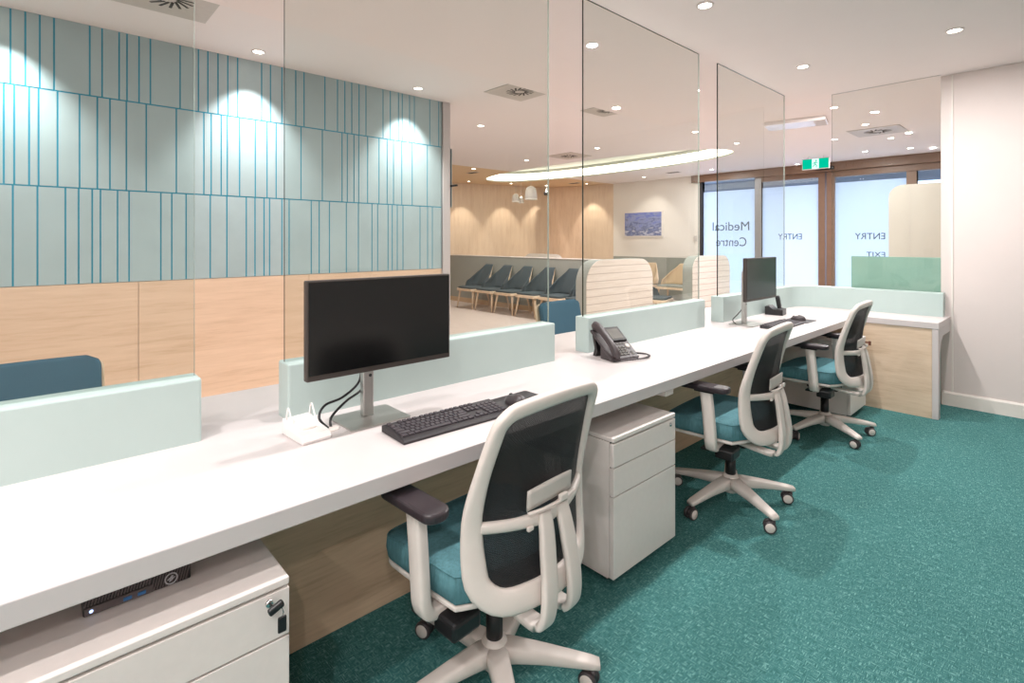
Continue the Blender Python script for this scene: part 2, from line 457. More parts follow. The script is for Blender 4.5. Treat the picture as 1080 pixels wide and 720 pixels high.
# reception right wall (faces the camera), and walls out of frame
struct(MB().b2((-.805, 5.66, 0), (2.4, 5.80, ZC - .001)).build('wall_right', M['paint']), 'warm white wall right of the reception counter')
struct(MB().prism([(0, 0), (.014, 0), (.014, .1), (.006, .115), (0, .115)], -.80, 2.39, mat=Matrix(((0, 0, 1, 0), (-1, 0, 0, 5.66), (0, 1, 0, 0), (0, 0, 0, 1)))).build('baseboard_right', M['trim']), 'white baseboard under the right wall')
struct(MB().b2((-.735, 5.652, .116), (-.725, 5.6595, ZC - .002)).build('trim_4', M['trim']), 'narrow upright bead at the start of the right wall')
struct(MB().b2((2.4, -2.2, 0), (2.55, 11.3, 2.9)).build('wall_east', M['paint']), 'plain wall out of frame')
struct(MB().b2((-4.8, -2.35, 0), (2.55, -2.2, 2.9)).build('wall_back', M['paint']), 'plain wall behind the camera')
struct(MB().b2((-13, 2.95, 0), (XT - .18, 3.1, ZW)).build('wall_rear', M['paint']), 'waiting room wall behind the clad wall')
def slab_wall(name, p, q, th, z0, z1, mats, label):
    p, q = Vector(p), Vector(q); d = (q - p).normalized(); nrm = Vector((-d.y, d.x)) * th
    poly = [tuple(p), tuple(q), tuple(q + nrm), tuple(p + nrm)]
    return struct(MB().prism(poly, z0, z1).build(name, mats), label)
slab_wall('wall_far_left', (-12.2, 3.0), (-9.94, 10.46), .15, 0, ZW, M['wood_wall'], 'oak lined far wall washed by downlights')
slab_wall('wall_far_corner', (-9.94, 10.46), (-8.17, 11.06), .15, 0, ZW, M['wood_wall'], 'oak lined wall meeting the white picture wall')
struct(MB().b2((-8.17, 11.05, 0), (-5.80, 11.2, ZW)).build('wall_entry', M['paint_white']), 'white wall with the sea picture')
struct(MB().b2((-1.4, 11.05, 0), (2.5, 11.2, ZW)).build('wall_entry_end', M['paint_white']), 'white wall right of the entry glazing')
struct(MB().b2((-8.15, 11.03, .0), (-5.82, 11.05, .985)).build('trim_5', M['sage']), 'sage grey dado under the sea picture')

# outdoors behind the entry
struct(MB().b2((-16, 11.3, -.2), (10, 24, -.05)).build('ground', M['concrete']), 'paving outside the entry')
struct(MB().b2((-10, 11.25, 2.9), (4, 13.6, 3.1)).b2((-10, 13.4, 2.62), (4, 13.6, 2.9)).build('canopy', M['soffit']), 'canopy outside the entry')

# ---------------------------------------------------------------- entry glazing
YE = 11.05
def opening(name, x0, x1, zt, mats, label, lj, rj, top=.05, film_top=2.46):
    o = empty(name, (0, YE, 0)); o['kind'] = 'structure'; o['label'] = label
    fr = MB().b2((x0 - lj, 0, 0), (x0, .09, ZW - .16), .004).b2((x1, 0, 0), (x1 + rj, .09, ZW - .16), .004)
    fr.b2((x0, .005, 0), (x1, .085, .07)).b2((x0, .005, zt), (x1, .085, ZW - .16))
    fr.build('frame', mats, o)
    MB().b2((x0, .04, .07), (x1, .048, zt)).build('glass_pane', M['glass_ext'], o)
    MB().b2((x0 + .005, .0345, .075), (x1 - .005, .0385, film_top)).build('frosted_film', M['frost'], o)
    return o
def letters(txt, x_right, zbase, size, mat, parent, width):
    cu = bpy.data.curves.new('lettering', 'FONT'); cu.body = txt; cu.size = size; cu.extrude = .001; cu.align_x = 'LEFT'
    ob = bpy.data.objects.new('lettering_curve', cu); COL.objects.link(ob)
    bpy.context.view_layer.update()
    me = bpy.data.meshes.new_from_object(ob.evaluated_get(bpy.context.evaluated_depsgraph_get()))
    bpy.data.objects.remove(ob)
    xs = [v.co.x for v in me.vertices]; sc = width / (max(xs) - min(xs)); x0 = min(xs)
    for v in me.vertices: v.co.x = (v.co.x - x0) * sc
    me.materials.append(mat); me.name = 'lettering'
    o = bpy.data.objects.new('lettering', me); COL.objects.link(o); o.parent = parent
    # reads from outside: mirrored when seen from the room
    o.location = (x_right, .0325, zbase); o.rotation_euler = (PI / 2, 0, PI)
    return o
w1 = opening('window_1', -5.735, -4.59, 2.685, M['grey_frame'], 'left fixed entry window with mirrored Medical Centre lettering', .0, .135)
MB().b2((-5.80, -.01, 0), (-5.735, .1, ZW - .16), .004).build('frame', M['dark_frame'], w1)
letters('Medical', -4.715, 1.60, .27, M['letter'], w1, .80)
letters('Centre', -4.775, 1.265, .27, M['letter'], w1, .66)
d1 = opening('door_1', -4.455, -3.40, 2.585, M['brown'], 'sliding entry door leaf with mirrored ENTRY lettering', .0, .115)
letters('ENTRY', -3.70, 1.405, .165, M['letter_dark'], d1, .44)
w2 = opening('window_2', -3.127, -2.035, 2.565, M['brown'], 'right entry window with mirrored ENTRY lettering', .135, .145)
letters('ENTRY', -2.345, 1.405, .165, M['letter_dark'], w2, .46)
letters('EXIT', -2.345, 1.09, .13, M['letter_dark'], w2, .28)
w3 = opening('window_3', -1.89, -1.41, 2.565, M['brown'], 'narrow last entry window beside the cream partition', .0, .01, film_top=2.3)
mb = MB().b2((-5.96, YE - .10, ZW - .16), (-1.4, YE + .1, ZW - .002), .004)
mb.b2((-3.127, YE - .02, 2.57), (-1.4, YE + .0, ZW - .165))
for x in (-2.72, -2.3): mb.b2((x, YE - .104, ZW - .16), (x + .012, YE - .1, ZW - .004))
struct(mb.build('trim_6', M['brown']), 'bronze header over the entry glazing')
o = empty('exit_sign', (-3.127, 10.02, 2.62), 0, 'green illuminated exit sign with a white running figure panel above the entry door', 'sign')
MB().b2((-.215, 0, 0), (.215, .03, .19), .004).build('housing', M['white_ped'], o)
for xx in (-.13, .13): MB().b2((xx - .075, -.004, .01), (xx + .075, -.0005, .18)).build('green_panel', M['exit_green'], o)
wp = MB().b2((-.054, -.004, .01), (.054, -.0005, .18)).build('white_panel', M['exit_white'], o)
mb = MB().lathe([(.0, 0), (.013, 0), (.013, .002), (0, .002)], (.014, -.0062, .148), 12, Matrix.Rotation(PI / 2, 4, 'X'))
for a, b in (((.008, .13), (-.006, .09)), ((-.006, .09), (.022, .065)), ((.022, .065), (.014, .03)), ((-.006, .09), (-.02, .06)), ((-.02, .06), (-.042, .05)), ((.004, .122), (.034, .105)), ((.004, .122), (-.026, .11)), ((-.026, .11), (-.036, .088))):
    mb.tube([(a[0], -.0062, a[1]), (b[0], -.0062, b[1])], .0065, 6, flat=.25, up=(0, 1, 0))
mb.build('running_figure', M['exit_green'], wp)
for xx in (-.12, .12): MB().tube([(xx, .015, .19), (xx, .015, ZW - 2.62 - .002)], .006).build('hanger', M['white_ped'], o)
o = MB().box((0, 0, 0), (.3, .055, .06), .02, 3).build('door_sensor', M['black'], None, (-3.25, YE - .1285, 2.735))
tag(o, 'black door sensor bar on the bronze header under the exit sign', 'sensor')

# ---------------------------------------------------------------- reception counter
XF = -1.269
def counter():
    mb = MB()
    R_ = .30
    arc = [(-2.40 + R_ - R_ * math.cos(a), 5.655 - R_ + R_ * math.sin(a)) for a in [PI / 2 * k / 8 for k in range(9)]]
    poly = [(-2.40, -1.4)] + arc + [(-.742, 5.655), (-.742, 5.124), (XF, 5.124), (XF, -1.4)]
    mb.prism(poly[::-1], DT - .05, DT, .003, 2)
    return mb.build('worktop', M['white_lam'])
rc = empty('reception_counter', (-1.6, 2., 0), 0, 'long L-shaped white reception worktop on oak fronted panels', 'reception desk')
w = counter(); w.parent = rc; w.location = (1.6, -2., 0)
def rel(o): o.parent = rc; o.location = (1.6, -2., 0); return o
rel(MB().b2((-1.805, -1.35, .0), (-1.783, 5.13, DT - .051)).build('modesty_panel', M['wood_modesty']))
rel(MB().b2((XF + .0, 5.132, .0), (-.785, 5.152, DT - .051)).b2((-1.782, 5.132, 0), (XF, 5.152, DT - .051)).build('return_front', M['wood_ret']))
rel(MB().b2((-.783, 5.126, 0), (-.744, 5.20, DT - .051), .002).prism([(5.20, DT - .051), (5.64, DT - .051), (5.64, DT - .12), (5.32, DT - .12), (5.24, DT - .16), (5.20, DT - .24)], -.783, -.744, mat=YZ).build('end_panel', M['white_lam']))
rel(MB().b2((-2.36, -1.35, 0), (-2.34, 5.5, DT - .051)).build('customer_front', M['wood_dado']))
rel(MB().b2((-1.47, 2.14, DT - .085), (-1.29, 2.21, DT - .0505), .003).build('under_bracket', M['white_ped']))
rel(MB().b2((-1.42, 2.40, DT - .068), (-1.30, 2.52, DT - .0505), .003).build('under_bracket', M['white_ped']))

def screen(name, y0, y1, label):
    o = MB().prism(rrect(.10, y1 - y0, .008, 2, 0, 0), 0, .198, .006, 2, top_only=True).build(name, M['mint'], None, (-1.925, (y0 + y1) / 2, DT))
    return tag(o, label, 'desk screen', 'mint desk screens')
def pane_y(y0, y1, label):
    mb = MB(); L = (y1 - y0) / 2; hh = ZC - .944 - .001
    mb.b2((-.005, -L, 0), (.005, L, hh))
    o = mb.build('glass_pane', [M['glass'], M['glass_edge'], M['edge_pale']], None, (-1.925, (y0 + y1) / 2, .944))
    for f in o.data.polygons:
        if f.normal.y < -.5 or f.normal.z > .5: f.material_index = 1
        if f.normal.y > .5: f.material_index = 2
    return tag(o, label, 'glass screen', 'clear glass screens above the counter')
screen('desk_screen', -1.0, .396, 'mint desk screen at the left edge, before the first monitor')
screen('desk_screen', .6606, 2.032, 'mint desk screen behind the near black monitor')
screen('desk_screen', 2.307, 3.656, 'mint desk screen behind the desk phone')
pane_y(-1.0, .385, 'clear glass pane above the leftmost mint screen')
pane_y(.665, 2.03, 'clear glass pane above the screen behind the near monitor')
pane_y(2.316, 3.65, 'clear glass pane with dark edges above the screen behind the phone')
pane_y(3.945, 5.30, 'clear glass pane above the far monitor')
def curved_screen():
    R_ = .27; base = [(-1.925, 3.94), (-1.925, 4.6)] + [(-1.925 + R_ - R_ * math.cos(a), 5.60 - R_ + R_ * math.sin(a)) for a in [PI / 2 * k / 14 for k in range(15)]] + [(-1.2, 5.60), (-.776, 5.60)]
    out, inn = [], []
    for i, p in enumerate(base):
        a = Vector(base[max(i - 1, 0)]); b = Vector(base[min(i + 1, len(base) - 1)]); d = (b - a).normalized(); n = Vector((-d.y, d.x)) * .049
        out.append(tuple(Vector(p) + n)); inn.append(tuple(Vector(p) - n))
    poly = [(x + 1.5, y - 5) for x, y in out + inn[::-1]]
    return MB().prism(poly, 0, .198, .006, 2, top_only=True).build('desk_screen', M['mint'], None, (-1.5, 5, DT))
tag(curved_screen(), 'mint desk screen curving round the far corner of the counter', 'desk screen', 'mint desk screens')
mb = MB().b2((-.404, -.005, 0), (.404, .005, ZC - .944 - .001))
o = mb.build('glass_pane', [M['glass'], M['glass_edge'], M['edge_pale']], None, (-1.2005, 5.60, .944))
for f in o.data.polygons:
    if f.normal.x < -.5 or f.normal.z > .5: f.material_index = 1
tag(o, 'clear glass pane on the short return, reaching the right wall', 'glass screen', 'clear glass screens above the counter')
o = MB().b2((-.33, -.01, 0), (.33, .01, 1.233), .002).build('counter_panel', M['mint_glass'], None, (-1.14, 5.70, 0))
tag(o, 'darker green glossy panel standing behind the mint screen of the return', 'panel')

# ---------------------------------------------------------------- pedestals
def lock(mb, y, z): mb.lathe([(0, 0), (.0085, 0), (.0085, .004), (.006, .006), (0, .006)], (.0, y, z), 14, Matrix.Rotation(PI / 2, 4, 'Y'))
def pedestal(w, seams, loc, label, rz=0, castors=True, top=.60):
    """local: front faces +x, width along y (centre), depth -x"""
    o = empty('drawer_pedestal', loc, rz, label, 'drawer unit', 'white drawer pedestals under the counter')
    d = .54
    MB().b2((-d, -w / 2, .045), (-.022, w / 2, top - .02)).b2((-d, -w / 2, top - .018), (-.001, w / 2, top), .003).b2((-d, -w / 2, .04), (-.03, w / 2, .046)).build('body', M['white_ped'], o)
    MB().b2((-.024, -w / 2 + .004, .045), (-.021, w / 2 - .004, top - .02)).build('recess', M['gap'], o)
    zs = [top - .022] + seams + [.042]
    for i, (a, b) in enumerate(zip(zs, zs[1:])):
        dr = MB().b2((-.0205, -w / 2, b + .0025), (-.001, w / 2, a - .0025), .0015).build('drawer', M['white_ped'], o)
        if i == 0:
            mb = MB(); lock(mb, w / 2 - .045, a - .02); mb.build('lock', M['chrome'], dr)
    if castors:
        for sx in (-d + .05, -.07):
            for sy in (-w / 2 + .05, w / 2 - .05):
                MB().lathe([(0, -.009), (.016, -.009), (.019, -.006), (.019, .006), (.016, .009), (0, .009)], (sx, sy, .0195), 16, Matrix.Rotation(PI / 2, 4, 'X')).b2((sx - .012, sy - .012, .022), (sx + .012, sy + .012, .041)).build('castor', M['black'], o)
    return o
def keys(o, y, z, fob):
    mb = MB().box((.016, y, z), (.02, .003, .012), .001)
    mb.box((.034, y + .001, z + .001), (.026, .008, .022), .003).build('key', M['black'] if not fob else M['chrome'], o)
p1 = pedestal(.62, [.467, .26], (-1.24, .13, 0), 'wide white drawer pedestal at the bottom left with keys in its lock')
k = MB().box((.016, .2655, .558), (.03, .003, .010), .001).box((.03, .270, .561), (.012, .034, .016), .004, rot=(R(22), 0, 0)).box((.0305, .276, .5625), (.0128, .016, .006), .002, rot=(R(22), 0, 0)).build('key', M['black'], p1)
MB().tube([(.027, .284, .553), (.0275, .287, .542), (.027, .2845, .533)], .0012, 6).build('key_ring', M['chrome'], p1)
MB().box((.028, .284, .517), (.007, .019, .036), .005).build('spare_key', M['black'], p1)
p2 = pedestal(.46, [.481, .367], (-1.24, 1.91, 0), 'white three drawer pedestal between the near and middle office chairs')
p3 = pedestal(.42, [.481, .367], (-1.19, 4.80, 0), 'white drawer pedestal in the far corner behind the far office chair')
MB().box((.018, .165, .558), (.03, .004, .012), .001).box((.036, .165, .553), (.018, .012, .034), .004).build('key', M['red_brown'], p3)

# mini pc on the near pedestal
pc = empty('mini_computer', (-1.382, .174, .6005), 0, 'small black desktop computer with a round emblem lying on the near pedestal', 'computer')
MB().b2((-.175, -.096, .001), (-.004, .096, .036), .002).build('case', M['black'], pc)
mb = MB()
for i in range(34):
    y = -.092 + i * .0055
    for (z0, z1) in ((.021, .0335),) if y < .022 else ((.004, .0335),):
        mb.box((-.0025, y, (z0 + z1) / 2), (.003, .0024, z1 - z0), 0, rot=(R(-14), 0, 0))
mb.build('grille', M['pc_grey'], pc)
MB().b2((-.004, -.094, .003), (.0, .024, .019), .001).build('port_panel', M['pc_grey'], pc)
mb = MB()
for y in (-.022, .003): mb.b2((-.001, y - .0075, .0065), (.0012, y + .0075, .0135), .0006)
tag(mb.build('usb_ports', M['usb'], pc), 'blue USB sockets')
MB().lathe([(0, 0), (.0035, 0), (.0035, .001), (0, .001)], (.0002, -.083, .011), 12, Matrix.Rotation(PI / 2, 4, 'Y')).build('power_light', M['led_white'], pc)
mb = MB(); cy, cz = .057, .0185
mb.tube([(.0015, cy + .0115 * math.cos(a), cz + .0115 * math.sin(a)) for a in [2 * PI * k / 28 for k in range(28)]], .0014, 6, True, up=(1, 0, 0))
for a, b in (((-.007, -.002), (.003, .006)), ((-.003, -.006), (.007, .002)), ((.003, .006), (.001, -.001)), ((-.003, -.006), (-.001, .001))):
    mb.tube([(.0015, cy + a[0], cz + a[1]), (.0015, cy + b[0], cz + b[1])], .0013, 6, up=(1, 0, 0))
tag(mb.build('emblem', M['logo'], pc), 'silver round emblem')

# ---------------------------------------------------------------- desk equipment
def monitor(loc, label):
    o = empty('monitor', loc, 0, label, 'monitor', 'monitors on the counter')
    pl = MB().prism(rrect(.185, .225, .006, 2), 0, .006, .0015).build('base_plate', M['steel'], o)
    mb = MB().b2((-.035, -.02, .006), (-.008, .02, .40), .003)
    mb.build('stand_column', M['steel'], o)
    MB().lathe([(0, 0), (.006, 0), (.006, .002), (0, .002)], (-.0088, .006, .15), 16, Matrix.Rotation(PI / 2, 4, 'Y')).build('cable_hole', M['black'], o)
    z0, z1, w = .195, .507, .536
    MB().b2((-.008, -.06, .30), (.075, .06, .42), .004).build('mount', M['steel'], o)
    h = MB().b2((.085, -w / 2, z0), (.112, w / 2, z1), .004).b2((.07, -w / 2 + .09, z0 + .05), (.09, w / 2 - .09, z1 - .06), .008).build('housing', M['bezel'], o)
    MB().b2((.1125, -w / 2 + .006, z0 + .018), (.1132, w / 2 - .006, z1 - .006)).build('screen_face', M['screen'], o)
    return o
m1 = monitor((-1.715, .888, DT), 'large black monitor on a silver stand, nearest to the viewer')
m2 = monitor((-1.715, 3.99, DT), 'far monitor on a silver stand with a greenish dark screen')
def cable(mon, pts, r, loc):
    return MB().tube(pts, r, 8).build('cable', M['black'], mon, Vector(loc) - mon.location)
def bez(p, n=14):
    p = [Vector(q) for q in p]; out = []
    q = [p[0]] + p + [p[-1]]
    for i in range(1, len(q) - 2):
        for k in range(n):
            t = k / n; a, b, c, d = q[i - 1], q[i], q[i + 1], q[i + 2]
            out.append(.5 * ((2 * b) + (-a + c) * t + (2 * a - 5 * b + 4 * c - d) * t * t + (-a + 3 * b - 3 * c + d) * t ** 3))
    out.append(p[-1]); return out
o = MB().lathe([(0, .0), (.03, 0), (.03, .003), (.026, .005), (0, .005)], (0, 0, 0), 28).build('desk_grommet', M['white_ped'], None, (-1.705, .737, DT))
tag(o, 'round white cable grommet in the desk left of the near monitor stand', 'cable grommet')
cable(m1, bez([(-.005, .005, .006), (-.03, .02, .03), (-.05, .08, .065), (-.045, .14, .10), (-.042, .155, .16), (-.02, .15, .23)]), .0044, (-1.705, .737, DT))
cable(m1, bez([(.006, -.008, .006), (-.015, -.03, .04), (-.04, -.0, .07), (-.052, .07, .082), (-.052, .13, .125), (-.05, .14, .2)]), .0044, (-1.705, .737, DT))
cable(m2, bez([(.02, -.10, .004), (-.02, -.12, .006), (-.06, -.09, .03), (-.05, -.02, .07), (-.06, .08, .11), (-.05, .1, .20)]), .004, (-1.74, 4.03, DT))

def keyboard(loc, label, rz=0):
    """front faces +x (user side); length along y"""
    o = empty('keyboard', loc, rz, label, 'keyboard', 'black keyboards on the counter')
    MB().prism([(-.075, 0), (-.075, .020), (-.068, .024), (.070, .011), (.075, .007), (.075, 0)], -.222, .222, .0015, mat=Matrix(((1, 0, 0, 0), (0, 0, 1, 0), (0, 1, 0, 0), (0, 0, 0, 1)))).build('body', M['kb_body'], o)
    u = .0188; mb = MB()
    def keycap(y0, x, w):
        z = .0155 - x * .094 + .0025
        mb.box((x, y0 + w * u / 2, z + .001), (.0150, w * u - .0036, .007), .0016, 1, rot=(0, R(5.4), 0))
    y0 = -.212
    rowx = [-.057, -.035, -.0165, .002, .0205, .039]
    keycap(y0, rowx[0], 1)
    for g, st in enumerate((2, 6.5, 11)):
        for k in range(4): keycap(y0 + (st + k) * u, rowx[0], 1)
    for k in range(13): keycap(y0 + k * u, rowx[1], 1)
    keycap(y0 + 13 * u, rowx[1], 2)
    keycap(y0, rowx[2], 1.5)
    for k in range(12): keycap(y0 + (1.5 + k) * u, rowx[2], 1)
    keycap(y0 + 13.5 * u, rowx[2], 1.5)
    keycap(y0, rowx[3], 1.75)
    for k in range(11): keycap(y0 + (1.75 + k) * u, rowx[3], 1)
    keycap(y0 + 12.75 * u, rowx[3], 2.25)
    keycap(y0, rowx[4], 2.25)
    for k in range(10): keycap(y0 + (2.25 + k) * u, rowx[4], 1)
    keycap(y0 + 12.25 * u, rowx[4], 2.75)
    yy = y0
    for wd in (1.25, 1.25, 1.25, 6.25, 1.25, 1.25, 1.25, 1.25): keycap(yy, rowx[5], wd); yy += wd * u
    for r in (0, 1, 2):
        for k in range(3): keycap(y0 + (15.35 + k) * u, rowx[r], 1)
    keycap(y0 + 16.35 * u, rowx[4], 1)
    for k in range(3): keycap(y0 + (15.35 + k) * u, rowx[5], 1)
    for r in range(1, 6):
        for k in range(4): keycap(y0 + (18.6 + k) * u, rowx[r], 1)
    mb.build('keycaps', M['key'], o)
    for yy in (-.155, .155): MB().b2((-.068, yy - .015, 0), (-.058, yy + .015, .003)).build('foot', M['black'], o)
    return o
keyboard((-1.480, 1.07, DT + .0005), 'black full-size keyboard in front of the near monitor', R(-2))
keyboard((-1.50, 4.10, DT + .0005), 'black keyboard in front of the far monitor, half hidden by the middle chair')
def mouse_mat(loc, label):
    return tag(MB().prism(rrect(.19, .23, .012, 4), 0, .003, .001).build('mouse_mat', M['kb_body'], None, loc), label, 'mouse mat', 'mouse mats on the counter')
def mouse(loc, label, rz=0):
    o = empty('computer_mouse', loc, rz, label, 'mouse', 'computer mice on the counter')
    def f(u, v):
        a = 2 * PI * u; b = PI / 2 * v
        ca, sa = math.cos(a), math.sin(a)
        return Vector((.056 * math.copysign(abs(ca) ** .85, ca) * math.cos(b) ** .7 + 0, .032 * sa * math.cos(b) ** .7, .036 * math.sin(b) * (1 + .12 * ca)))
    MB().grid(f, 28, 10).lathe([(0, 0), (.028, 0), (.028, .001), (0, .001)], (0, 0, 0)).build('shell', M['phone'], o)
    MB().lathe([(0, -.004), (.009, -.004), (.009, .004), (0, .004)], (-.032, 0, .024), 14, Matrix.Rotation(PI / 2, 4, 'X')).build('scroll_wheel', M['black'], o)
    return o
mouse_mat((-1.485, 1.412, DT + .0005), 'dark mouse mat right of the near keyboard')
mouse((-1.475, 1.375, DT + .0037), 'dark grey mouse to the right of the near keyboard', R(-8))
mouse_mat((-1.51, 4.465, DT + .0005), 'dark mouse mat right of the far monitor')
mouse((-1.52, 4.475, DT + .0037), 'dark grey mouse lying on the mat beside the far monitor', R(5))

# headset charging cradle
o = empty('headset_cradle', (-1.692, .655, DT + .0005), R(4), 'small white headset cradle with two upright prongs left of the near monitor', 'headset stand')
MB().prism([(-.075, 0), (.07, 0), (.075, .010), (.06, .026), (-.03, .034), (-.075, .05)], -.048, .048, .004, 2, mat=Matrix(((1, 0, 0, 0), (0, 0, 1, 0), (0, 1, 0, 0), (0, 0, 0, 1)))).build('base', M['acrylic'], o)
MB().prism(rrect(.052, .05, .012, 4), .026, .033, .002).build('raised_pad', M['white_ped'], o)
for y in (-.038, .04):
    MB().tube(bez([(-.012, y, .030), (-.028, y, .055), (-.045, y, .082), (-.052, y, .086), (-.058, y, .078), (-.066, y, .045)]), .0028, 8).build('prong', M['acrylic'], o)
MB().prism(rrect(.11, .09, .008, 3), -.0004, .0008).build('rubber_foot', M['black'], o)

# desk phone (front faces +x)
ph = empty('desk_phone', (-1.705, 2.325, DT + .0005), R(-14), 'dark grey desk phone with corded handset on the counter', 'phone')
TILT = R(36)
def ph_pt(s, y, h):    # s along the slope from front edge, h above it
    return Vector((.085 - s * math.cos(TILT) + h * math.sin(TILT) * 1, y, .012 + s * math.sin(TILT) + h * math.cos(TILT)))
def ph_box(mb, s0, s1, y0, y1, h0, h1, bev=.002):
    c = ph_pt((s0 + s1) / 2, (y0 + y1) / 2, (h0 + h1) / 2)
    return mb.box(c, (s1 - s0, y1 - y0, h1 - h0), bev, 2, rot=(0, TILT, 0))
mb = MB(); ph_box(mb, 0, .225, -.095, .095, -.013, 0, .005); mb.build('body', M['phone'], ph)
mb = MB(); ph_box(mb, .118, .222, -.028, .088, -.002, .010, .004); sd = mb.build('screen_housing', M['black'], ph)
mb = MB(); ph_box(mb, .130, .205, -.008, .072, .0095, .0115, .001); mb.build('screen_face', M['phone_lcd'], sd)
mb = MB()
for i in range(4):
    for j in range(3): ph_box(mb, .022 + i * .0165, .033 + i * .0165, -.018 + j * .022, -.001 + j * .022, -.001, .004, .001)
for j in range(4): ph_box(mb, .098, .107, -.022 + j * .022, -.006 + j * .022, -.001, .003, .001)
for i in range(4): ph_box(mb, .022 + i * .014, .031 + i * .014, .060, .074, -.001, .003, .001) if i != 2 else None
mb.build('keypad', M['phone_lcd'], ph)
mb = MB(); c = ph_pt(.082, .066, .001)
mb.lathe([(0, 0), (.014, 0), (.014, .003), (.008, .004), (0, .004)], c, 18, Matrix.Rotation(TILT, 4, 'Y')); mb.build('navigation_ring', M['grille'], ph)
hs = MB()
hp = [ph_pt(s, -.066, h) for s, h in ((.0, .006), (.012, .022), (.04, .032), (.085, .036), (.13, .037), (.18, .036), (.205, .032), (.228, .022), (.236, .004))]
hs.tube(hp, [.018, .024, .023, .0185, .018, .019, .023, .025, .019], 12, flat=.75, up=(0, 1, 0), power=3)
hs.build('handset', M['phone'], ph)
MB().prism([(-.10, 0), (-.075, 0), (-.06, .03), (-.09, .115), (-.105, .11), (-.085, .04)], -.075, .075, mat=Matrix(((1, 0, 0, 0), (0, 0, 1, 0), (0, 1, 0, 0), (0, 0, 0, 1)))).build('stand_foot', M['black'], ph)
MB().prism([(-.02, .0), (.088, .0), (.088, .006), (.06, .02), (-.02, .07)], -.085, .085, mat=Matrix(((1, 0, 0, 0), (0, 0, 1, 0), (0, 1, 0, 0), (0, 0, 0, 1)))).build('wedge', M['phone'], ph)
base = bez([(.085, -.085, .012), (.098, -.05, .006), (.112, .02, .006), (.115, .10, .006), (.085, .165, .006), (.03, .175, .006), (.0, .14, .008), (-.01, .096, .014)], 26)
cord = []
for i, p in enumerate(base):
    a = i * 2.1; cord.append(p + Vector((0, 0, .003 + .0025 * math.sin(a))) + Vector((.0025 * math.cos(a), .0, 0)))
MB().tube(cord, .0036, 8).build('coiled_cord', M['phone'], ph)

# headset base station at the far monitor
o = empty('headset_charger', (-1.78, 4.71, DT + .0005), R(8), 'black headset base station with a raised slab beside the far monitor', 'headset base')
MB().prism([(-.07, 0), (.07, 0), (.07, .05), (.03, .052), (.0, .045), (-.04, .075), (-.07, .07)], -.07, .07, .004, 2, mat=Matrix(((1, 0, 0, 0), (0, 0, 1, 0), (0, 1, 0, 0), (0, 0, 0, 1)))).build('base', M['black'], o)
MB().box((.012, .052, .098), (.032, .05, .12), .012, 3, rot=(0, R(-10), 0)).build('handset_slab', M['black'], o)
MB().lathe([(0, -.004), (.009, -.004), (.009, .004), (0, .004)], (.032, .052, .06), 14, Matrix.Rotation(PI / 2, 4, 'Y')).build('button', M['grille'], o)

